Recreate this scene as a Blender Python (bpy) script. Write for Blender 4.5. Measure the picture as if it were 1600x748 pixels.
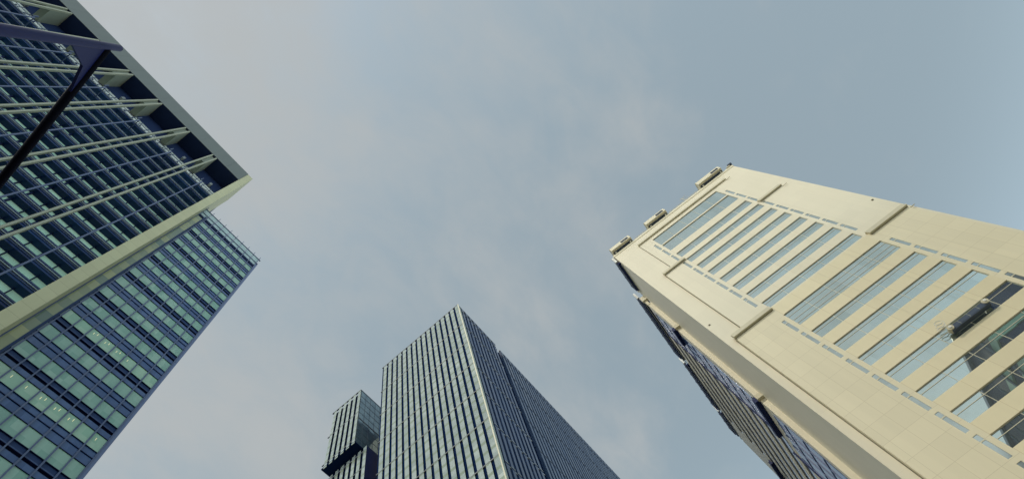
import bpy, math, random
from mathutils import Vector, Matrix
random.seed(7)
for o in list(bpy.data.objects): bpy.data.objects.remove(o)
scn = bpy.context.scene
COL = scn.collection
R = math.radians

# ------------------------------------------------------------------ camera
cam_d = bpy.data.cameras.new('camera'); cam = bpy.data.objects.new('camera', cam_d); COL.objects.link(cam)
cam_d.sensor_width = 36.0; cam_d.sensor_fit = 'HORIZONTAL'; cam_d.lens = 20.25
cam_d.clip_start = 0.05; cam_d.clip_end = 6000
rx, up, bk = Vector((.7938, .5788, -.1871)), Vector((.6082, -.7554, .2441)), Vector((0, -.3077, -.9515))
cam.matrix_world = Matrix(((rx.x, up.x, bk.x, 0), (rx.y, up.y, bk.y, 0), (rx.z, up.z, bk.z, 0), (0, 0, 0, 1)))
scn.camera = cam

# ------------------------------------------------------------------ sky, sun, exposure
SUN_EL = 47.0
to_sun = Vector((-0.19, -1, 0)).normalized() * math.cos(R(SUN_EL)) + Vector((0, 0, math.sin(R(SUN_EL))))
world = bpy.data.worlds.new('World'); scn.world = world; world.use_nodes = True
wn, wl = world.node_tree.nodes, world.node_tree.links
for n in list(wn): wn.remove(n)
w_out = wn.new('ShaderNodeOutputWorld'); w_bg = wn.new('ShaderNodeBackground')
w_bg.inputs['Strength'].default_value = 0.1
w_sky = wn.new('ShaderNodeTexSky'); w_sky.sky_type = 'NISHITA'; w_sky.sun_disc = False
w_sky.sun_elevation = R(SUN_EL); w_sky.sun_rotation = R(190.8); w_sky.air_density = 1.0; w_sky.dust_density = 1.2; w_sky.ozone_density = 1.0
w_tc = wn.new('ShaderNodeTexCoord')
w_sep = wn.new('ShaderNodeSeparateXYZ'); wl.new(w_tc.outputs['Generated'], w_sep.inputs[0])
w_mz = wn.new('ShaderNodeMath'); w_mz.operation = 'MAXIMUM'; w_mz.inputs[1].default_value = .12; wl.new(w_sep.outputs['Z'], w_mz.inputs[0])
w_cmb = wn.new('ShaderNodeCombineXYZ')
for a in 'XY':
    d = wn.new('ShaderNodeMath'); d.operation = 'DIVIDE'; wl.new(w_sep.outputs[a], d.inputs[0]); wl.new(w_mz.outputs[0], d.inputs[1]); wl.new(d.outputs[0], w_cmb.inputs[a])
def wnoise(scale, detail, rough, dist, stretch, rot, off):
    m = wn.new('ShaderNodeMapping'); m.inputs['Scale'].default_value = stretch; m.inputs['Rotation'].default_value = (0, 0, R(rot)); m.inputs['Location'].default_value = off
    wl.new(w_cmb.outputs[0], m.inputs[0])
    t = wn.new('ShaderNodeTexNoise'); t.inputs['Scale'].default_value = scale; t.inputs['Detail'].default_value = detail
    t.inputs['Roughness'].default_value = rough; t.inputs['Distortion'].default_value = dist
    wl.new(m.outputs[0], t.inputs['Vector']); return t.outputs['Fac']
def wmath(op, a, b):
    n = wn.new('ShaderNodeMath'); n.operation = op
    for i, v in enumerate((a, b)):
        if isinstance(v, (int, float)): n.inputs[i].default_value = v
        else: wl.new(v, n.inputs[i])
    return n.outputs[0]
c1 = wnoise(2.1, 8, .56, .3, (1.35, 1.0, 1), 20, (3.1, 1.7, 0))      # broad veils of cloud
c2 = wnoise(7.0, 9, .6, .6, (1.5, .9, 1), 20, (7.3, .4, 0))          # wisps
cf = wmath('ADD', wmath('MULTIPLY', c1, .74), wmath('MULTIPLY', c2, .26))
w_dot = wn.new('ShaderNodeVectorMath'); w_dot.operation = 'DOT_PRODUCT'      # the veil is thicker and whiter on the sunward side
wl.new(w_tc.outputs['Generated'], w_dot.inputs[0]); w_dot.inputs[1].default_value = tuple(Vector((-.95, -.75, .9)).normalized())
cf = wmath('ADD', cf, wmath('MULTIPLY', wmath('SUBTRACT', w_dot.outputs['Value'], .54), .36))
w_rmp = wn.new('ShaderNodeMapRange'); w_rmp.interpolation_type = 'SMOOTHSTEP'
w_rmp.inputs['From Min'].default_value = .30; w_rmp.inputs['From Max'].default_value = .70
w_rmp.inputs['To Min'].default_value = .40; w_rmp.inputs['To Max'].default_value = .93
wl.new(cf, w_rmp.inputs['Value'])
w_hsv = wn.new('ShaderNodeHueSaturation'); w_hsv.inputs['Hue'].default_value = .458; w_hsv.inputs['Saturation'].default_value = .82; w_hsv.inputs['Value'].default_value = 1.8
wl.new(w_sky.outputs[0], w_hsv.inputs['Color'])
w_mix = wn.new('ShaderNodeMix'); w_mix.data_type = 'RGBA'
wl.new(w_rmp.outputs[0], w_mix.inputs['Factor']); wl.new(w_hsv.outputs[0], w_mix.inputs['A'])
w_mix.inputs['B'].default_value = (4.65, 4.88, 4.92, 1)
w_fill = wn.new('ShaderNodeMapRange'); w_fill.interpolation_type = 'SMOOTHSTEP'         # unseen low sky brightened, an added fill for the shaded walls
wl.new(w_sep.outputs['Z'], w_fill.inputs['Value'])
w_fill.inputs['From Min'].default_value = 0; w_fill.inputs['From Max'].default_value = .72
w_fill.inputs['To Min'].default_value = 3.2; w_fill.inputs['To Max'].default_value = 1.0
w_mul = wn.new('ShaderNodeVectorMath'); w_mul.operation = 'SCALE'
wl.new(w_mix.outputs['Result'], w_mul.inputs[0]); wl.new(w_fill.outputs[0], w_mul.inputs['Scale'])
wl.new(w_mul.outputs[0], w_bg.inputs['Color']); wl.new(w_bg.outputs[0], w_out.inputs[0])

sun_d = bpy.data.lights.new('sun', 'SUN'); sun = bpy.data.objects.new('sun', sun_d); COL.objects.link(sun)
sun_d.energy = 1.5; sun_d.angle = R(4); sun_d.color = (1, .93, .78)
sun.rotation_euler = to_sun.to_track_quat('Z', 'Y').to_euler(); sun.location = (0, -60, 200)
vs = scn.view_settings
vs.view_transform = 'Standard'; vs.look = 'None'; vs.exposure = 0.0; vs.gamma = 1.0; vs.use_curve_mapping = False
scn.render.engine = 'CYCLES'
scn.cycles.caustics_reflective = False; scn.cycles.caustics_refractive = False
scn.cycles.max_bounces = 7; scn.cycles.diffuse_bounces = 4; scn.cycles.glossy_bounces = 4

# ------------------------------------------------------------------ materials
def new_mat(name):
    m = bpy.data.materials.new(name); m.use_nodes = True
    nt = m.node_tree; b = nt.nodes['Principled BSDF']
    return m, nt, b
def nd(nt, t, **kw):
    n = nt.nodes.new(t)
    for k, v in kw.items(): setattr(n, k, v)
    return n
def mth(nt, op, a, b=None):
    n = nd(nt, 'ShaderNodeMath', operation=op)
    for i, v in enumerate((a, b)):
        if v is None: continue
        if isinstance(v, (int, float)): n.inputs[i].default_value = v
        else: nt.links.new(v, n.inputs[i])
    return n.outputs[0]
def mixc(nt, f, a, b):
    n = nd(nt, 'ShaderNodeMix', data_type='RGBA')
    for s, v in (('Factor', f), ('A', a), ('B', b)):
        if isinstance(v, (int, float)): n.inputs[s].default_value = v
        elif isinstance(v, tuple): n.inputs[s].default_value = (*v, 1)
        else: nt.links.new(v, n.inputs[s])
    return n.outputs['Result']
def wear(nt, col, amt, scale=.08, streak=True):
    """weathering: broad blotches and fine rain streaks, fixed to the object"""
    tc = nd(nt, 'ShaderNodeTexCoord')
    n1 = nd(nt, 'ShaderNodeTexNoise'); n1.inputs['Scale'].default_value = scale; n1.inputs['Detail'].default_value = 6
    nt.links.new(tc.outputs['Object'], n1.inputs['Vector'])
    f = n1.outputs['Fac']
    if streak:
        mp = nd(nt, 'ShaderNodeMapping'); mp.inputs['Scale'].default_value = (1.3, 1.3, .03)
        nt.links.new(tc.outputs['Object'], mp.inputs[0])
        n2 = nd(nt, 'ShaderNodeTexNoise'); n2.inputs['Scale'].default_value = 1.0; n2.inputs['Detail'].default_value = 4
        nt.links.new(mp.outputs[0], n2.inputs['Vector'])
        f = mth(nt, 'ADD', mth(nt, 'MULTIPLY', f, .5), mth(nt, 'MULTIPLY', n2.outputs['Fac'], .5))
    g = mth(nt, 'MULTIPLY', mth(nt, 'SUBTRACT', f, .5), amt * 2)
    g = mth(nt, 'ADD', g, 1.0)
    mx = nd(nt, 'ShaderNodeMix', data_type='RGBA', blend_type='MULTIPLY'); mx.inputs['Factor'].default_value = 1
    cb = nd(nt, 'ShaderNodeCombineColor')
    for k in range(3): nt.links.new(g, cb.inputs[k])
    if isinstance(col, tuple): mx.inputs['A'].default_value = (*col, 1)
    else: nt.links.new(col, mx.inputs['A'])
    nt.links.new(cb.outputs[0], mx.inputs['B'])
    return mx.outputs['Result']
def paint(name, col, rough=.6, amt=.12, scale=.1, metal=0.0, spec=.5, streak=True):
    m, nt, b = new_mat(name)
    nt.links.new(wear(nt, col, amt, scale, streak), b.inputs['Base Color'])
    b.inputs['Roughness'].default_value = rough; b.inputs['Metallic'].default_value = metal
    b.inputs['Specular IOR Level'].default_value = spec
    return m
def cellrand(nt, sizes, off=(0, 0, 0)):
    """one random number for every panel of the given size (object coordinates)"""
    tc = nd(nt, 'ShaderNodeTexCoord'); sp = nd(nt, 'ShaderNodeSeparateXYZ'); nt.links.new(tc.outputs['Object'], sp.inputs[0])
    cb = nd(nt, 'ShaderNodeCombineXYZ')
    for ax, s, o in zip('XYZ', sizes, off):
        if s: nt.links.new(mth(nt, 'FLOOR', mth(nt, 'DIVIDE', mth(nt, 'ADD', sp.outputs[ax], o), s)), cb.inputs[ax])
    wnn = nd(nt, 'ShaderNodeTexWhiteNoise', noise_dimensions='3D'); nt.links.new(cb.outputs[0], wnn.inputs['Vector'])
    return wnn.outputs['Value'], wnn.outputs['Color'], sp
def ramp2(nt, f, a, b):
    mr = nd(nt, 'ShaderNodeMapRange'); nt.links.new(f, mr.inputs['Value'])
    mr.inputs['To Min'].default_value = a; mr.inputs['To Max'].default_value = b
    return mr.outputs[0]
def glass(name, c0, c1, cells, metal=.0, rough=.04, ior=1.6, tilt=.006, off=(0, 0, 0), amt=.1):
    """facade glazing: every pane has its own shade and a very slightly different tilt"""
    m, nt, b = new_mat(name)
    v, c, sp = cellrand(nt, cells, off)
    nt.links.new(wear(nt, mixc(nt, v, c0, c1), amt, .15), b.inputs['Base Color'])
    b.inputs['Metallic'].default_value = metal; b.inputs['IOR'].default_value = ior
    nt.links.new(ramp2(nt, v, rough * .7, rough * 1.5), b.inputs['Roughness'])
    g = nd(nt, 'ShaderNodeNewGeometry')
    sub = nd(nt, 'ShaderNodeVectorMath', operation='SUBTRACT'); nt.links.new(c, sub.inputs[0]); sub.inputs[1].default_value = (.5, .5, .5)
    scl = nd(nt, 'ShaderNodeVectorMath', operation='SCALE'); nt.links.new(sub.outputs[0], scl.inputs[0]); scl.inputs['Scale'].default_value = tilt * 2
    add = nd(nt, 'ShaderNodeVectorMath', operation='ADD'); nt.links.new(g.outputs['Normal'], add.inputs[0]); nt.links.new(scl.outputs[0], add.inputs[1])
    nrm = nd(nt, 'ShaderNodeVectorMath', operation='NORMALIZE'); nt.links.new(add.outputs[0], nrm.inputs[0])
    nt.links.new(nrm.outputs[0], b.inputs['Normal'])
    return m
def cladding(name, col, joint, size, off, width=.02, amt=.08, vary=.05, rough=.45):
    """stone or metal panels with thin open joints, panel by panel shade"""
    m, nt, b = new_mat(name)
    v, c, sp = cellrand(nt, size, off)
    base = mixc(nt, v, tuple(x * (1 - vary) for x in col), tuple(min(1, x * (1 + vary)) for x in col))
    f = None
    for ax, s, o in zip('XYZ', size, off):
        if not s: continue
        fr = mth(nt, 'FRACT', mth(nt, 'DIVIDE', mth(nt, 'ADD', sp.outputs[ax], o), s))
        e = mth(nt, 'LESS_THAN', fr, width / s)
        f = e if f is None else mth(nt, 'MAXIMUM', f, e)
    nt.links.new(wear(nt, mixc(nt, f, base, joint), amt, .06), b.inputs['Base Color'])
    b.inputs['Roughness'].default_value = rough
    return m
M = {}
M['cream'] = cladding('cream_panels', (.68, .62, .46), (.61, .55, .40), (2.66, 2.66, 2.66), (.4, .3, 1.1), .022, .10, .015)
M['cream_low'] = cladding('cream_panels_low', (.68, .61, .42), (.53, .46, .30), (2.0, 0, 2.66), (.4, 0, 1.1), .036, .12, .025)
M['cream_plain'] = paint('cream_paint', (.66, .60, .43), .5, .10, .12)
M['cream_dark'] = paint('cream_metal', (.58, .54, .40), .45, .15, .3)
M['joint'] = paint('dark_joint', (.12, .10, .06), .7, .2)
M['ledge'] = paint('ledge_metal', (.55, .50, .35), .4, .2, .4)
M['ribbon'] = glass('ribbon_glass', (.50, .585, .54), (.57, .65, .60), (3.65, 0, 4), metal=.88, rough=.012, tilt=.003)
M['slit'] = glass('slit_glass', (.42, .48, .45), (.5, .56, .52), (0, 0, 1.3), metal=.7, rough=.08, tilt=.004)
M['side_glass'] = glass('side_glass', (.05, .09, .20), (.10, .16, .30), (0, 1.8, 2.0), metal=.25, rough=.08, ior=1.6, tilt=.01)
M['navy'] = paint('navy_metal', (.010, .02, .085), .45, .3, .3, spec=.15)
M['slate_blue'] = paint('slate_blue_metal', (.10, .14, .26), .4, .2, .3)  # lighter slate blue metal, the parts' own colour
M['screen'] = paint('louvre_screen', (.045, .065, .10), .5, .3, .8)
M['white_metal'] = paint('white_metal', (.66, .66, .60), .45, .12, .5)
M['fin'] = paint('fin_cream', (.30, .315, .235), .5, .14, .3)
M['fin_head'] = paint('fin_cream_shaded', (.22, .25, .20), .6, .15, .3)  # darker copy of the fin cream: soffit shade put into the colour
M['clerestory'] = glass('clerestory_glass', (.55, .62, .60), (.75, .80, .77), (0, 1.55, 1.25), rough=.2, ior=1.5, tilt=.01)
M['column'] = cladding('column_panels', (.46, .45, .27), (.33, .32, .19), (0, 0, 2.02), (0, 0, .2), .05, .12, .04)
M['fascia'] = paint('fascia_metal', (.105, .125, .115), .5, .15, .2)
M['soffit'] = paint('soffit_navy', (.015, .031, .095), .6, .15, .2, spec=.15)
M['deck_dark'] = glass('deep_blue_panel', (.004, .020, .085), (.012, .045, .14), (0, 3.6, 4.03), rough=.2, ior=1.28, tilt=.01, off=(0, .6, 1.6))
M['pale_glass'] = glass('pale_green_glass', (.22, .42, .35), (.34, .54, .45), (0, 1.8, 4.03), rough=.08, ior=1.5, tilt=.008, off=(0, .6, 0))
pg = M['pale_glass'].node_tree.nodes['Principled BSDF']; pg.inputs['Emission Color'].default_value = (.55, .9, .72, 1); pg.inputs['Emission Strength'].default_value = .16   # faint glow added to the panes so they read pale under the soffits
M['block_band'] = paint('block_band', (.22, .36, .31), .4, .15, .3)
M['sill'] = paint('sill_metal', (.34, .42, .44), .4, .15, .4)
M['mullion_blue'] = paint('mullion_blue', (.07, .10, .19), .4, .2, .4)
M['vision'] = glass('green_vision_glass', (.15, .33, .25), (.26, .44, .34), (0, 1.46, 3.85), rough=.04, ior=2.0, tilt=.006, off=(0, .1, 1.0))
M['vision_lit'] = glass('green_vision_glass_bright', (.23, .44, .30), (.33, .51, .36), (0, 1.46, 3.85), rough=.04, ior=2.0, tilt=.006, off=(0, .1, 1.0))  # brighter copy for the lamplit rows: room light put into the pane colour
M['spandrel'] = glass('blue_spandrel_glass', (.026, .07, .19), (.055, .11, .25), (0, 1.46, 1.9), rough=.07, ior=1.6, tilt=.006, off=(0, .1, 1.0))
M['black_gap'] = paint('black_gap', (.006, .014, .06), .6, .2, spec=.15)
M['deep_gap'] = paint('deep_gap', (.018, .042, .12), .5, .2, spec=.2)
M['strip_glass'] = glass('olive_strip_glass', (.10, .17, .14), (.36, .38, .18), (0, 0, 1.925), rough=.08, ior=1.7, tilt=.006, off=(0, 0, .6))
M['clear_glass'] = glass('parapet_glass', (.30, .42, .42), (.38, .5, .5), (0, 1.46, 2.4), rough=.05, ior=1.5, tilt=.01)
M['c_glass'] = glass('silver_glass', (.36, .43, .40), (.45, .52, .48), (2.28, 0, 3.7), metal=.5, rough=.1, ior=1.6, tilt=.012)
nt = M['c_glass'].node_tree; b = nt.nodes['Principled BSDF']                      # sill bands, storey by storey
old = b.inputs['Base Color'].links[0].from_socket
sp = nd(nt, 'ShaderNodeSeparateXYZ'); tcn = nd(nt, 'ShaderNodeTexCoord'); nt.links.new(tcn.outputs['Object'], sp.inputs[0])
fr_ = mth(nt, 'FRACT', mth(nt, 'DIVIDE', mth(nt, 'ADD', sp.outputs['Z'], 2.1), 3.7))
nt.links.new(mixc(nt, mth(nt, 'LESS_THAN', fr_, .26), old, (.27, .33, .25)), b.inputs['Base Color'])
nt.links.new(mth(nt, 'SUBTRACT', .5, mth(nt, 'MULTIPLY', mth(nt, 'LESS_THAN', fr_, .26), .15)), b.inputs['Metallic'])
M['c_band'] = glass('silver_glass_spandrel', (.27, .32, .25), (.33, .38, .30), (2.28, 0, 3.7), metal=.45, rough=.16, ior=1.6, tilt=.012)
M['c_dark'] = paint('navy_recess', (.006, .017, .055), .9, .3, .2, spec=0)
M['c_trans'] = paint('dark_transom', (.06, .075, .10), .5, .2)
M['c_mid'] = paint('transom_metal', (.085, .105, .125), .45, .2)
M['c_tick'] = paint('transom_clip', (.28, .31, .32), .4, .2)
M['c_edge'] = paint('corner_trim', (.52, .50, .36), .4, .15)
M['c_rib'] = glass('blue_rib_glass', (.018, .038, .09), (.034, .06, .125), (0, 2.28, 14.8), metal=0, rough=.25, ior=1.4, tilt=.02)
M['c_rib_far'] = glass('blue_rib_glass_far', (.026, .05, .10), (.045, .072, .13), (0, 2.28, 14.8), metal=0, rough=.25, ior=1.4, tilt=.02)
M['annex_glass'] = glass('annex_side_glass', (.16, .24, .28), (.24, .33, .36), (0, 2.0, 3.7), metal=.6, rough=.05, tilt=.01)
M['pole'] = paint('blue_pole_paint', (.011, .018, .12), .45, .2, 1.5, spec=.2)
M['black_steel'] = paint('black_steel', (.004, .005, .014), .7, .3, 1.5, spec=.08)
M['asphalt'] = paint('asphalt', (.05, .05, .052), .9, .3, .5, streak=False)
M['paving'] = cladding('paving', (.45, .43, .38), (.25, .23, .2), (.6, .6, 0), (0, 0, 0), .012, .15, .1, .85)
M['line'] = paint('road_paint', (.75, .75, .72), .7, .2, 2, streak=False)
M['concrete'] = paint('concrete', (.42, .40, .36), .8, .15, .2)
m, nt, b = new_mat('office_lamp'); b.inputs['Base Color'].default_value = (.9, .8, .45, 1)
b.inputs['Emission Color'].default_value = (1, .86, .45, 1); b.inputs['Emission Strength'].default_value = .42; M['lamp'] = m

# ------------------------------------------------------------------ helpers
class MB:
    """collects boxes, prisms and tubes; build() links them as ONE mesh object"""
    def __init__(s): s.v, s.f = [], []
    def box(s, x0, x1, y0, y1, z0, z1):
        i = len(s.v)
        s.v += [(x, y, z) for z in (z0, z1) for y in (y0, y1) for x in (x0, x1)]
        s.f += [tuple(i + k for k in q) for q in ((0, 2, 3, 1), (4, 5, 7, 6), (0, 1, 5, 4), (2, 6, 7, 3), (0, 4, 6, 2), (1, 3, 7, 5))]
        return s
    def loft(s, rings, cap=True):
        i = len(s.v); k = len(rings[0])
        for r in rings: s.v += [tuple(p) for p in r]
        for a in range(len(rings) - 1):
            for b in range(k):
                c = (b + 1) % k
                s.f.append((i + a * k + b, i + a * k + c, i + (a + 1) * k + c, i + (a + 1) * k + b))
        if cap:
            s.f.append(tuple(i + q for q in reversed(range(k))))
            s.f.append(tuple(i + (len(rings) - 1) * k + q for q in range(k)))
        return s
    def tube(s, pts, radii, seg=16):
        rings = []
        for j, p in enumerate(pts):
            p = Vector(p); a = Vector(pts[max(0, j - 1)]); c = Vector(pts[min(len(pts) - 1, j + 1)])
            t = (c - a).normalized(); q = t.to_track_quat('Z', 'Y'); r = radii[j] if isinstance(radii, (list, tuple)) else radii
            rings.append([p + q @ Vector((r * math.cos(2 * math.pi * k / seg), r * math.sin(2 * math.pi * k / seg), 0)) for k in range(seg)])
        return s.loft(rings)
    def build(s, name, mat, parent=None, base=(0, 0, 0), smooth=False, bevel=0, **props):
        me = bpy.data.meshes.new(name)
        me.from_pydata([(x - base[0], y - base[1], z - base[2]) for x, y, z in s.v], [], s.f)
        me.materials.append(M[mat]); me.validate(); me.update()
        if smooth: me.shade_smooth()
        o = bpy.data.objects.new(name, me); COL.objects.link(o)
        if parent is not None: o.parent = parent
        if bevel:
            bv = o.modifiers.new('bevel', 'BEVEL'); bv.width = bevel; bv.segments = 2; bv.limit_method = 'ANGLE'
        for k, v in props.items(): o[k] = v
        return o
GZ = -1.6                                                           # street level: the eye is 1.6 m above it
class Frame:
    """a thing whose parts are measured in a frame turned by ang about the viewer's spot"""
    def __init__(s, name, label, cat, bx, by, ang=0, bz=GZ, group=None):
        a = R(ang); c, sn = math.cos(a), math.sin(a)
        s.base = (bx, by, bz)
        s.e = bpy.data.objects.new(name, None); COL.objects.link(s.e)
        s.e.location = (c * bx - sn * by, sn * bx + c * by, bz); s.e.rotation_euler = (0, 0, a)
        s.e['label'] = label; s.e['category'] = cat
        if group: s.e['group'] = group
    def part(s, name, mb, mat, parent=None, **kw):
        return mb.build(name, mat, parent or s.e, s.base, **kw)

# ------------------------------------------------------------------ street
MB().box(-900, 900, -900, 900, -3, GZ - .15).build('ground', 'concrete', kind='structure')
MB().box(-20, 12, -400, 400, GZ - .146, GZ - .12).build('road', 'asphalt', kind='structure')
ln = MB()
for k in range(-40, 40): ln.box(-4.08, -3.92, k * 9, k * 9 + 4, GZ - .119, GZ - .115)
ln.build('road_markings', 'line', kind='structure')
MB().box(-140, -20, -400, 400, GZ - .14, GZ).build('pavement', 'paving', kind='structure')
MB().box(12, 140, -400, 400, GZ - .14, GZ).build('pavement', 'paving', kind='structure')

# ------------------------------------------------------------------ cream tower on the right
T = Frame('cream_tower', 'tall cream panelled tower with long mirrored window bands on its sunlit front', 'building', 32, 80)
w = MB()
w.box(15.5, 22.3, 55, 65.5, GZ, 116); w.box(22.301, 41.899, 55.6, 65.49, GZ, 115.99); w.box(41.9, 48.5, 55, 65.5, GZ, 116); w.box(22.301, 41.899, 55.001, 55.599, 112.41, 115.99)
w.box(14.65, 49.35, 65.5, 111, GZ, 109)
T.part('wall', w, 'cream')
YS = [(54.85, 112.4, 95.6, 20.75, 44.1), (54.65, 95.6, 69.3, 18.7, 46.0), (54.4, 69.3, GZ, 16.75, 47.6)]
rows1 = [(110.6, 106.3), (105.9, 102.0), (99.7, 97.3)]
tops = [95.4, 91.45, 87.6, 83.65, 79.8, 75.95, 71.95]
rows2 = [(t, t - 2.05) for t in tops]
rows3 = [(66.65, 63.1)] + [(61.0 - 3.96 * k, 58.95 - 3.96 * k) for k in range(15)]
XA, XB = 23.6, 40.55
def front_section(y, ztop, zbot, xl, xr, rows, striptop, stripbot, ylow=None):
    jams = {-1: MB(), 1: MB()}
    yb = 55.0
    for s in (-1, 1):
        jam = jams[s]; a, b = ((xl, XA - 1.1) if s < 0 else (XB + 1.1, xr)); jam.box(a, b, y, yb - .002, zbot, ztop)                                               # narrow slit windows beside the bands
        xa, xb = ((XA - 1.1, XA - .6) if s < 0 else (XB + .6, XB + 1.1))
        xc, xd = ((XA - .6, XA) if s < 0 else (XB, XB + .6))
        jam.box(xc, xd, y + .003, yb - .002, zbot, ztop)
        cur = zbot
        spans = []
        z = striptop
        while z - 3.0 > stripbot:
            spans.append((z - 3.3, z)); z -= 3.96
        for a, b in reversed(spans):
            if a > cur: jam.box(xa, xb, y + .006, yb - .002, cur, a)
            p = T.part('slit_window', MB().box(xa, xb, y + .05, y + .13, a, b), 'slit')
            fr = MB(); fr.box(xa, xb, y + .02, y + .049, b - .85, b - .72)
            T.part('frame', fr, 'cream_dark', p)
            cur = b
        jam.box(xa, xb, y + .006, yb - .002, cur, ztop)
    for s in (-1, 1): T.part('jamb', jams[s], 'cream_low' if zbot < 0 else 'cream')
    edges = [ztop] + [e for r in rows for e in r] + [zbot]
    for k in range(0, len(edges), 2):
        if edges[k] - edges[k + 1] > .01: T.part('spandrel', MB().box(XA, XB, y + .004, yb - .002, edges[k + 1], edges[k]), 'cream_spandrel_low' if zbot < 0 else 'cream_spandrel')
    for zt, zb in rows:
        p = T.part('window', MB().box(XA, XB, y + .15, y + .23, zb, zt), 'ribbon')
        fr = MB()
        for k in range(1, 5):
            x = XA + .2 + 3.42 * k - .2
            fr.box(x - .025, x + .025, y + .12, y + .148, zb, zt)
        h = zt - zb
        zz = [zt - .62] if h < 3 else ([zt - h * .25, zt - h * .55, zt - h * .8] if h < 3.8 else [])
        for z in zz: fr.box(XA, XB, y + .115, y + .147, z - .03, z + .03)
        fr.box(XA, XB, y + .11, y + .149, zt - .05, zt - .002)
        T.part('frame', fr, 'cream_dark', p)
M['cream_spandrel_low'] = cladding('spandrel_panels_low', (.69, .61, .40), (.55, .46, .28), (3.42, 0, 0), (8.4 - 0.02, 0, 0), .05, .10, .04)
M['cream_spandrel'] = cladding('spandrel_panels', (.68, .615, .45), (.58, .49, .32), (3.42, 0, 0), (8.4 - 0.02, 0, 0), .05, .09, .03)
front_section(*YS[0], rows1, 108.0, 96.5)
front_section(*YS[1], rows2, 95.0, 70.4)
front_section(*YS[2], rows3, 65.7, -1)
# ribbed ledges where the front steps out
def ledge(x0, x1, y, z, d=.42, h=1.25, side=None):
    m = MB()
    for k in range(3): m.box(x0, x1, y - d * (1 - .3 * k) , y + .3, z + k * h / 3 + .07, z + (k + 1) * h / 3 - .07)
    q = MB(); q.box(x0 + .08, x1 - .08, y - d * .05, y + .25, z - .01, z + h - .1)
    p = T.part('ledge', m, 'ledge'); T.part('slot', q, 'joint', p)
for z, y, xl, xr in ((95.2, 54.65, 18.6, 46.1), (68.7, 54.4, 16.65, 47.7)):
    ledge(xl, XA - .1, y, z)
    ledge(XB + .5, xr, y, z)
for x, y, z in ((47.75, 54.999, 75.6), (16.05, 54.999, 75.6)):
    T.part('vent', MB().box(x, x + .28, y - .12, y, z, z + .22), 'joint')
for x, z in ((46.1, 95.3), (47.7, 68.8), (44.2, 111.9)):
    T.part('spout', MB().tube([(x - .05, 54.9, z + .1), (x + .35, 54.75, z - .1), (x + .95, 54.7, z - .12)], .07, 8), 'ledge')
m = MB(); m.box(20.65, 44.2, 54.5, 55.2, 112.0, 112.5); T.part('string_course', m, 'ledge')
m = MB()
for y, zt, zb, xl, xr in YS:                                        # dark movement joints beside the stepped bays
    for a in (xl - .09, xr + .01): m.box(a, a + .08, 54.96, 54.999, zb, zt - .3)
T.part('joint', m, 'joint')
m = MB(); m.box(15.42, 48.58, 54.9, 65.6, 115.4, 116.15); T.part('coping', m, 'cream_plain')
m = MB(); m.box(14.6, 15.2, 65.4, 66.0, 108.6, 112); T.part('coping', m, 'cream_plain')
# left flank: blue glazing, cream bands, ledges
X = 14.65
gl = MB(); gl.box(X - .1, X - .002, 67.2, 73.2, 72.0, 107.5)
p = T.part('window', gl, 'side_glass'); fr = MB()
for y in (69.0, 70.9, 73.1): fr.box(X - .2, X - .101, y - .07, y + .07, 72.0, 107.5)
for k in range(9): fr.box(X - .18, X - .102, 67.2, 73.2, 75 + 3.96 * k, 75.16 + 3.96 * k)
T.part('frame', fr, 'slate_blue', p)
gl = MB(); gl.box(X - .1, X - .002, 66.6, 76.5, 8, 66.0)
p = T.part('window', gl, 'side_glass'); fr = MB()
for y in (68.6, 71.0, 73.4, 76.4): fr.box(X - .2, X - .101, y - .07, y + .07, 8, 66.0)
for k in range(15): fr.box(X - .18, X - .102, 66.6, 76.5, 8 + 3.96 * k, 8.16 + 3.96 * k)
T.part('frame', fr, 'slate_blue', p)
for k in range(25):
    z = 107.3 - 3.96 * k - 1.2
    ya = 74.0 if z > 69 else 77.3
    gl = MB(); gl.box(X - .06, X - .002, ya, 101.5, z - 2.1, z)
    T.part('window', gl, 'side_glass')
sp = MB()
for k in range(26):
    z = 107.3 - 3.96 * k - 1.2
    ya = 74.0 if z > 69 else 77.3
    sp.box(X - .22, X - .001, ya, 101.5, z + .02, z + 1.82)
T.part('spandrel', sp, 'cream_plain')
m = MB(); m.box(X - .26, X - .001, 73.82, 73.99, 69, 108); T.part('end_trim', m, 'navy')
m = MB(); m.box(X - .26, X - .001, 77.12, 77.29, 6, 68.4); T.part('end_trim', m, 'navy')
for y0, y1, z in ((65.3, 73.4, 68.5), (65.3, 69.5, 95.2), (100.5, 109.5, 90.0)):
    m = MB(); m.box(X - .75, X + .3, y0, y1, z, z + .9); m.box(X - .5, X + .2, y0 + .1, y1 - .2, z + .9, z + 1.25)
    T.part('ledge', m, 'navy')
for z in (68.4, 95.1):
    m = MB()
    for k in range(3): m.box(14.45, 15.75, 65.12 - .1 * (2 - k), 65.52, z + .42 * k, z + .34 + .42 * k)
    T.part('ledge', m, 'ledge')
m = MB(); m.box(14.35, 15.75, 65.0, 65.6, 110.4, 112.2); T.part('ledge', m, 'cream_plain')
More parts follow.
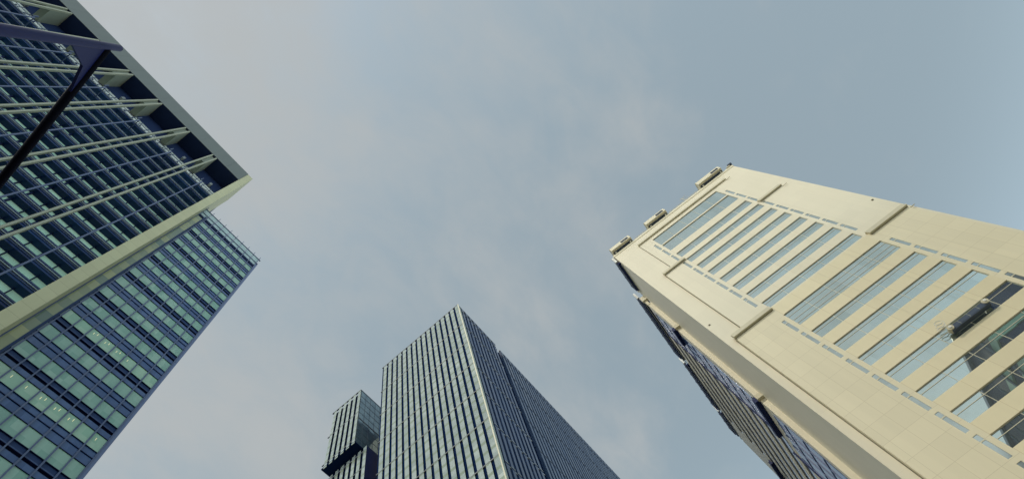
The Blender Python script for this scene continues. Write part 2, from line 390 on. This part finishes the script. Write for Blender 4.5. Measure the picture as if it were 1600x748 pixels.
# louvred screens and walkway along the roof edge of the left flank
for xa, y0, y1, zt in ((14.95, 55.4, 63.6, 116.2), (14.25, 65.6, 85.2, 116.2), (14.4, 86.6, 102.5, 116.1), (14.5, 103.6, 112.3, 116.0)):
    sc = MB(); n = int((zt - 113.2) / .3)
    for k in range(n): sc.box(xa, xa + .1, y0 + .3, y1 - .3, 113.2 + k * .3, 113.2 + k * .3 + .2)
    p = T.part('roof_screen', sc, 'screen')
    bk_ = MB(); bk_.box(xa + .12, xa + .2, y0 + .3, y1 - .3, 113.0, zt)
    yy = y0 + .3
    while yy < y1: bk_.box(xa - .06, xa + .2, yy - .06, yy + .06, 112.9, zt + .1); yy += 2.6
    T.part('backing', bk_, 'navy', p)
    br = MB(); br.box(xa - .15, xa + .35, y0 - .1, y0 + .3, 113.6, zt + .1)
    T.part('bracket', br, 'white_metal', p)
    dk = MB(); dk.box(xa + .2, X + 1.2 if y0 > 65 else 15.6, y0, y1, 112.5, 112.9); T.part('walkway', dk, 'navy', p)
    rl = MB(); rl.box(xa + .3, xa + .42, y0, y1, 111.2, 111.4); T.part('rail', rl, 'fin', p)
pl = MB(); pl.box(16.5, 47, 68, 109, 109, 113.5); T.part('plant_room', pl, 'slate_blue')

# things standing on its roof edge
def roof_unit(x0, x1, zt, label):
    F = Frame('roof_unit', label, 'roof unit', (x0 + x1) / 2, 55, 0, 116.15, group='units along the roof edge of the cream tower')
    b = MB(); b.box(x0, x1, 54.0, 55.8, 116.75, zt); F.part('housing', b, 'cream_plain', bevel=.05)
    s = MB()
    for k in range(4): s.box(x1 - 2.4, x1 - .5, 53.93, 53.999, 117.0 + k * .2, 117.1 + k * .2)
    F.part('louvre', s, 'screen')
    g = MB(); g.box(x0 + .2, x1 - .2, 54.6, 55.6, 116.55, 116.748); F.part('base_frame', g, 'screen')
    for x in (x0 + .5, x1 - .8):
        F.part('leg', MB().box(x, x + .3, 54.7, 55.5, 116.152, 116.548), 'cream_dark')
    c = MB(); c.box(x0 - .08, x1 + .08, 54.1, 55.9, zt, zt + .12); F.part('lid', c, 'cream_dark')
    return F
roof_unit(15.9, 21.2, 118.2, 'cream roof unit nearest the sharp left corner of the cream tower')
roof_unit(25.6, 31.0, 118.2, 'cream roof unit in the middle of the cream tower roof edge')
roof_unit(40.2, 46.4, 118.3, 'longest cream roof unit near the high right corner of the cream tower')
rl = MB()
for x0, x1 in ((21.6, 25.3), (31.3, 39.9)):
    rl.box(x0, x1, 55.0, 55.06, 116.75, 116.82)
    x = x0
    while x <= x1: rl.box(x, x + .06, 55.0, 55.06, 116.15, 116.75); x += 1.2
T.part('roof_rail', rl, 'ledge')
F = Frame('roof_antenna', 'thin twiggy metal aerial between two cream roof units', 'antenna', 36, 55.2, 0, 116.15)
a = MB(); a.tube([(36, 55.2, 116.15), (36, 55.2, 119.2)], .05, 8); F.part('mast', a, 'ledge')
a = MB()
for k, (dx, dz) in enumerate(((.9, .3), (-.8, .5), (.6, .9), (-.5, 1.0), (1.1, .7))):
    a.tube([(36, 55.2, 117.6 + k * .25), (36 + dx, 55.0, 117.6 + k * .25 + dz * .5)], .03, 6)
F.part('aerial_arm', a, 'ledge')
F = Frame('roof_camera', 'small dark fixture on the high right corner of the cream tower', 'fixture', 48, 55.1, 0, 116.15)
F.part('bracket', MB().box(47.3, 48.2, 54.7, 55.5, 116.15, 116.5), 'ledge')
F.part('body', MB().box(47.9, 48.9, 54.5, 55.2, 116.5, 117.0), 'screen', bevel=.08)

# cleaning cradle hanging in front of the mirrored bands
F = Frame('cleaning_cradle', 'dark window cleaning cradle hanging across a mirrored window band', 'cradle', 34.1, 54, 0, 47.5)
c = MB(); c.box(31.6, 36.6, 53.7, 54.3, 47.5, 47.62); c.box(31.6, 36.6, 53.68, 53.72, 47.62, 48.15); F.part('platform', c, 'screen', bevel=.03)
c = MB()
for z in (48.2, 48.4): c.tube([(31.6, 53.7, z), (36.6, 53.7, z)], .045, 8)
for x in (31.6, 32.85, 34.1, 35.35, 36.6): c.tube([(x, 53.7, 47.6), (x, 53.7, 48.45)], .035, 8)
F.part('rail', c, 'fin')
for x in (31.75, 36.45):
    h = F.part('hoist', MB().tube([(x, 53.6, 47.95), (x, 53.55, 47.95), (x, 54.2, 47.95)], [.3, .36, .36], 18), 'ledge')
    F.part('hub', MB().tube([(x, 53.45, 47.95), (x, 53.55, 47.95)], .16, 12), 'white_metal', h)
    F.part('cable', MB().tube([(x, 54.1, 48.1), (x, 54.2, 116.4)], .012, 6), 'ledge')
c = MB(); c.tube([(31.2 + .5 * math.cos(t * .7) + .03 * t, 53.8, 48.4 + .4 * math.sin(t * .7) + .05 * t) for t in range(26)], .035, 6)
F.part('rope', c, 'white_metal')
c = MB(); c.box(32.4, 35.6, 53.8, 54.2, 47.63, 47.95); F.part('tool_box', c, 'c_rib')

# ------------------------------------------------------------------ dark grid tower on the left (frame: x = outward, y = along the face)
A = Frame('grid_tower', 'dark blue tower with paired pale fins framed by a deep grey roof beam', 'building', -55, -32, -2.5)
FX, GX = -38.5, -41.3
U1, U0 = -5.9, -80.0
w = MB(); w.box(-75, -43.0, U0, U1 - 1.4, GZ, 131.6); A.part('core', w, 'soffit')
w = MB(); w.box(-46.0, FX, U1 - 1.38, U1, GZ, 139.99); A.part('column', w, 'column', bevel=.03)
w = MB(); w.box(-51, -46.01, U1 - 2, U1 - .35, GZ, 139.4); A.part('side_wall', w, 'navy')
w = MB(); w.box(-75, FX - .01, U0, U1 - 1.383, 131.6, 139.9); A.part('roof_beam', w, 'soffit')
w = MB()
y = U1 - 1.385
while y > U0:
    w.box(FX - .009, FX + .06, max(U0, y - 3.58), y, 131.55, 140.0); y -= 3.6
A.part('fascia', w, 'fascia')
w = MB(); w.box(-43.0, GX - .9, U0, U1 - 1.4, 125.6, 131.6); A.part('back_wall', w, 'soffit')
cl = MB(); fr = MB()
y = U1 - 1.5
while y > U0:
    cl.box(GX - 1.0, GX - .895, y - 1.45, y, 122.6, 125.5)
    fr.box(GX - .894, GX - .8, y - 1.55, y - 1.45, 123.0, 125.7); y -= 1.55
fr.box(GX - .894, GX - .82, U0, U1 - 1.5, 124.3, 124.42)
p = A.part('clerestory_window', cl, 'clerestory'); A.part('frame', fr, 'mullion_blue', p)
for k in range(18):
    y = U1 - 3.5 - 3.6 * k + random.uniform(-.4, .4)
    if y > U0 and k % 3 != 1 and abs((y + 13.8) % 7.2 - 3.6) < 2.6:
        b_ = MB(); b_.box(GX - .8, GX - .2, y - .5, y, 125.75, 126.9); A.part('floodlight', b_, 'c_tick')
P = 4.03
for k in range(31):
    zf = 120.0 - P * k
    if zf < 2: break
    b_ = MB(); b_.box(-43.0, GX, U0, U1 - 1.4, zf - .85, zf + .70)
    bp = A.part('floor_beam', b_, 'deck_dark')
    s_ = MB(); s_.box(GX, GX + .14, U0, U1 - 1.4, zf - .06, zf + .05); A.part('sill', s_, 'sill', bp)
    s_ = MB(); s_.box(GX, GX + .10, U0, U1 - 1.4, zf - .42, zf - .36); s_.box(GX, GX + .06, U0, U1 - 1.4, zf + .40, zf + .46); A.part('trim', s_, 'slate_blue', bp)
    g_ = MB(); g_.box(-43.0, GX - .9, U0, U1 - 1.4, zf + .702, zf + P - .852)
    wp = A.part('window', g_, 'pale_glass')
    m_ = MB(); y = U1 - 1.5
    j = 0
    while y > U0:
        wd = .09 if j % 2 else .2
        m_.box(GX - .897, GX - .6, y - wd, y, zf + .702, zf + P - .852); y -= 1.8; j += 1
    A.part('mullion', m_, 'black_gap', wp)
k = 0
for k in range(10):                                                 # paired fins, one mesh per fin, in front of the recess
    yc = -13.8 - 7.2 * k
    for s in (-.5, .5):
        f_ = MB(); f_.box(FX - .4, FX, yc + s - .13, yc + s + .13, GZ, 131.55)
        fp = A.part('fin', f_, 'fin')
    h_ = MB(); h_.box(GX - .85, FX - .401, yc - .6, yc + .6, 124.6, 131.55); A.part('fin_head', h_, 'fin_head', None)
for k in range(11):
    yc = -10.2 - 7.2 * k
    f_ = MB(); f_.box(FX - .42, FX - .25, yc - .09, yc + .09, GZ, 115.5); fp = A.part('mullion_post', f_, 'mullion_blue')
    f_ = MB(); f_.box(GX, FX - .42, yc - .06, yc + .06, 115.3, 115.5); f_.box(FX - .5, FX - .2, yc - .5, yc - .4, 115.5, 117.2); A.part('bracket', f_, 'mullion_blue', fp)

# ------------------------------------------------------------------ green glass tower beside it
G = Frame('green_tower', 'green glazed tower with blue bands standing beside the dark grid tower', 'building', -52, .5, -2.5)
HX = -40.8; V0, V1 = -5.89, 7.0
w = MB(); w.box(-64, HX - .2, V0, V1 - .2, GZ, 108.0); G.part('core', w, 'black_gap')
lit = {2, 6, 7}
NB = 9; bw = (V1 - V0) / NB
for k in range(-12, 17):
    zc = 47.6 + 3.85 * k + .05
    if zc < 3 or zc > 107: continue
    v_ = MB(); v_.box(HX - .2, HX, V0, V1, zc - .95, zc + .95)
    vp = G.part('window', v_, 'vision_lit' if k in (1, 4) else 'vision')
    if k in (1, 4):
        for j in range(NB):
            if random.random() < .55:
                l_ = MB()
                for q in range(random.choice((1, 2, 2))):
                    yy = V0 + bw * (j + .3 + .25 * q); l_.box(HX, HX + .012, yy, yy + .045, zc + .1 + .2 * q, zc + .45 + .2 * q)
                G.part('ceiling_light', l_, 'lamp', vp)
    s_ = MB(); s_.box(HX - .2, HX - .02, V0, V1, zc + .97, zc + (1.75 if k % 2 else 2.02))
    s_.box(HX - .2, HX - .02, V0, V1, zc + (2.1 if k % 2 else 2.14), zc + (2.26 if k % 2 else 2.88))
    sp_ = G.part('spandrel', s_, 'spandrel')
    t_ = MB()
    t_.box(HX - .1, HX + .07, V0, V1 - .01, zc + .95, zc + 1.0)
    t_.box(HX - .1, HX + .07, V0, V1 - .01, zc + 2.86, zc + 2.90)
    t_.box(HX - .1, HX + .05, V0, V1 - .01, zc + 2.04, zc + 2.10)
    G.part('transom', t_, 'black_gap', sp_)
    if k % 2: G.part('recess', MB().box(HX - .19, HX - .06, V0, V1 - .01, zc + 2.27, zc + 2.85), 'deep_gap', sp_)
for j in range(NB + 1):
    y = V0 + bw * j; y = min(max(y, V0 + .06), V1 - .06)
    m_ = MB(); m_.box(HX, HX + .16, y - .065, y + .065, GZ, 109.6); m_.box(HX - .02, HX + .1, y - .04, y + .04, 109.6, 113.3)
    G.part('mullion', m_, 'mullion_blue')
w = MB(); w.box(HX + .01, HX + .12, -4.86, -4.60, GZ, 109); G.part('dark_strip', w, 'deep_gap')  # dark upright strip along the edge of the tinted panes
w = MB(); w.box(HX + .02, HX + .09, V0, -4.861, GZ, 107); G.part('tinted_strip', w, 'strip_glass')  # strip of olive-tinted panes laid over the facade beside the column
w = MB(); w.box(-64, HX + .12, V1 + .002, V1 + .32, GZ, 109.2); G.part('end_panel', w, 'slate_blue')
b_ = MB()
for z in (108.1, 109.7, 111.9): b_.box(HX - .1, HX + .09, V0, V1 + .3, z, z + .16)
b_.box(HX - 6, HX - .1, V1 - .1, V1 + .02, 111.9, 112.06)
G.part('parapet_rail', b_, 'mullion_blue')
for j in range(NB):
    y = V0 + bw * j
    p_ = MB(); p_.box(HX - .02, HX, y + .08, y + bw - .08, 109.9, 111.85); p_.box(HX - .02, HX, y + .08, y + bw - .08, 108.3, 109.65); G.part('parapet_pane', p_, 'clear_glass')

# ------------------------------------------------------------------ silver striped tower in the middle (x along the lit face, y into it)
C = Frame('striped_tower', 'tall silver glass tower with dark vertical stripes and sharp corner in the middle', 'building', -52, 110, -2.9)
CU, CN, CL, CH = -34.12, 70.13, -70.6, 200.0
w = MB(); w.box(CL + .05, CU - .75, CN + .8, 92.2, GZ, CH - .6); w.box(CL + .05, CU - 1.6, 92.2, 94.8, GZ, CH - 3); w.box(CL + .05, CU - .75, 94.8, 183, GZ, CH - 1.6)
C.part('core', w, 'c_dark')
bay = (CU - CL) / 16
for k in range(16):
    x0 = CL + bay * k
    xa, xb = x0 + bay * .37, x0 + bay
    C.part('glazed_bay', MB().box(xa, xb, CN, CN + .05, GZ, CH - .27), 'c_glass')
    f_ = MB(); f_.box(x0 + .03, x0 + bay * .37 - .03, CN + .32, CN + .79, GZ, CH - .8); C.part('stripe', f_, 'c_dark')
for q in range(12):
    z = 182.0 - 14.8 * q
    C.part('transom', MB().box(CL + .02, CU - .02, CN - .03, CN + .29, z - .15, z + .15), 'c_mid')
w = MB(); w.box(CL, CU, CN - .05, CN + .5, CH - .24, CH + .1); w.box(CU - .5, CU + .1, CN + .5, 92.3, CH - .5, CH + .1); w.box(CU - .5, CU + .05, 94.7, 183, CH - 1.5, CH - .9)
C.part('coping', w, 'c_trans')
w = MB(); w.box(CU + .02, CU + .3, CN - .06, CN + .22, GZ, CH); C.part('corner_trim', w, 'c_edge')
w = MB(); w.box(CU - .76, CU + .02, CN + .31, CN + 1.5, GZ, CH - .3); C.part('corner_panel', w, 'c_band')
y = CN + 1.9; n_ = 0
while y + 1.2 < 92.3:
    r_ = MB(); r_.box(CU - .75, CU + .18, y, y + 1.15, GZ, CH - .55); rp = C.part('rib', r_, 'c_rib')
    t_ = MB(); zo = (n_ * 37 % 15)
    for q in range(14):
        z = 196 - 14.8 * q - zo * .0
        if z > 4: t_.box(CU + .18, CU + .3, y - .1, y + 1.2, z - .14, z + .14); t_.box(CU - .3, CU + .02, y + 1.15, y + 2.25, z - .3, z + .05)
    C.part('clip', t_, 'c_tick' if n_ % 1 == 0 else 'c_trans', rp)
    y += 2.27; n_ += 1
y = 95.0; n_ = 0
while y + 1.2 < 183:
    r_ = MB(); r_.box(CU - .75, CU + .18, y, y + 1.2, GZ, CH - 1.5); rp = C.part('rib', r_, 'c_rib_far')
    t_ = MB()
    for q in range(14):
        z = 194 - 14.8 * q
        if z > 4: t_.box(CU + .18, CU + .26, y, y + 1.2, z - .3, z + .1)
    C.part('clip', t_, 'c_trans', rp)
    y += 2.27; n_ += 1

# ------------------------------------------------------------------ its neighbour with the overhanging top
B = Frame('box_top_tower', 'smaller striped tower with an overhanging box top left of the silver tower', 'building', -88, 80, -2.9)
BL, BR, BN = -94.4, -80.6, 70.1
w = MB(); w.box(BL + .1, BR - .3, BN + .7, 90, 164.6, 196.5); B.part('top_core', w, 'c_dark')
w = MB(); w.box(BL, BR, BN, 90, 164.2, 164.58); B.part('underside', w, 'c_dark')
bb = (BR - BL) / 6
for k in range(6):
    x0 = BL + bb * k
    B.part('glazed_bay', MB().box(x0 + bb * .45, x0 + bb, BN, BN + .06, 163.5, 196.78), 'c_glass')
for z in (181.5, 166.0): B.part('transom', MB().box(BL + .02, BR - .02, BN - .03, BN + .3, z - .15, z + .15), 'c_mid')
w = MB(); w.box(BL - .02, BR + .02, BN - .04, BN + .4, 196.82, 197.1); w.box(BR - .3, BR + .03, BN + .4, 90, 196.6, 197.1); B.part('coping', w, 'c_trans')
g_ = MB(); g_.box(BR - .28, BR, BN + .26, 90, 164.6, 196.58); gp = B.part('side_window', g_, 'annex_glass')
f_ = MB()
for q in range(9): f_.box(BR, BR + .06, BN + .26, 90, 167.5 + 3.62 * q, 167.62 + 3.62 * q)
for q in range(9): f_.box(BR, BR + .05, BN + .3 + 2.4 * q, BN + .4 + 2.4 * q, 164.6, 196.58)
f_.box(BR, BR + .1, BN + .26, 90, 178.3, 178.8)
B.part('frame', f_, 'c_trans', gp)
LR, LN = -78.0, 72.85
w = MB(); w.box(BL - 2, LR - .1, LN + .7, 90, GZ, 162.0); w.box(BL - 1, BR - 2.0, LN + 1.2, 90, 162.0, 164.19); B.part('lower_core', w, 'c_dark')
w = MB(); w.box(LR - .099, LR, LN + .02, 84, GZ, 162.3); B.part('lower_side', w, 'navy')
nb = 8; lb = (LR - BL + 2) / nb
for k in range(nb):
    x0 = BL - 2 + lb * k
    B.part('glazed_bay', MB().box(x0 + lb * .45, x0 + lb - .002, LN, LN + .06, GZ, 162.2), 'c_glass')
for z in (160.5, 152, 137, 122, 107): B.part('transom', MB().box(BL - 1.9, LR - .12, LN - .03, LN + .3, z - .15, z + .15), 'c_mid')
w = MB(); w.box(-84, -72.5, 84.2, 86, GZ, 186)
M['link_panels'] = cladding('link_panels', (.60, .58, .48), (.42, .40, .32), (1.5, 0, 3.0), (0, 0, 0), .05, .1, .04)
B.part('link_wall', w, 'link_panels')

# ------------------------------------------------------------------ office block across the street, seen mirrored in the cream tower
O = Frame('banded_office_block', 'banded office block across the street mirrored in the cream tower windows', 'building', 66, -25)
w = MB(); w.box(53.4, 80, -75, 21.0, GZ, 79.5); O.part('core', w, 'navy')
for k in range(20):
    z = 72.6 - 3.96 * k
    if z < 3: break
    b_ = MB(); b_.box(53.0, 53.39, -75, 21.3, z - 1.6, z); b_.box(53.4, 80, 21.01, 21.3, z - 1.6, z); O.part('spandrel', b_, 'block_band')
b_ = MB()
for q in range(16):
    y0 = 21 - 6 * q
    b_.tube([(52.8, y0, 78), (52.8, y0 - 6, 66)], .22, 8); b_.tube([(52.8, y0 - 6, 66), (52.8, y0, 54)], .22, 8)
O.part('brace', b_, 'slate_blue')
w = MB(); w.box(52.7, 80, -75, 21.6, 79.5, 80.2); O.part('roof_slab', w, 'slate_blue')

# ------------------------------------------------------------------ street pole in the near left corner
L = Frame('street_pole', 'dark blue tapered steel pole with a black side arm close overhead', 'pole', -1.742, -1.732)
def prad(z): return .029 + (5.98 - z) * .0073
zs_ = [GZ + .02, 0, 1.5, 3, 4, 5, 5.6, 5.95]
pts = [(-1.742, -1.732, z) for z in zs_] + [(-1.742, -1.732, 5.98), (-1.742, -1.732, 5.995)]
L.part('shaft', MB().tube(pts, [prad(z) for z in zs_] + [.022, .010], 32), 'pole', smooth=True)
L.part('base_plate', MB().box(-2.02, -1.46, -2.01, -1.45, GZ, GZ + .03), 'pole', bevel=.01)
ad = Vector((-1.51, .315, 0)).normalized(); j0 = Vector((-1.742, -1.732, 5.74))
ap = [j0 + ad * .02, j0 + ad * 2.0, j0 + ad * 4.6]
L.part('arm', MB().tube(ap, [.038, .037, .035], 24), 'black_steel', smooth=True)
nrm = Vector((-ad.y, ad.x, 0)) * .012
tri = [j0 + Vector((0, 0, -.02)), j0 + ad * .50 + Vector((0, 0, -.04)), j0 + ad * .22 + Vector((0, 0, -.17)), j0 + ad * .08 + Vector((0, 0, -.45)), j0 + Vector((0, 0, -.6))]
L.part('gusset', MB().loft([[p - nrm for p in tri], [p + nrm for p in tri]]), 'pole')
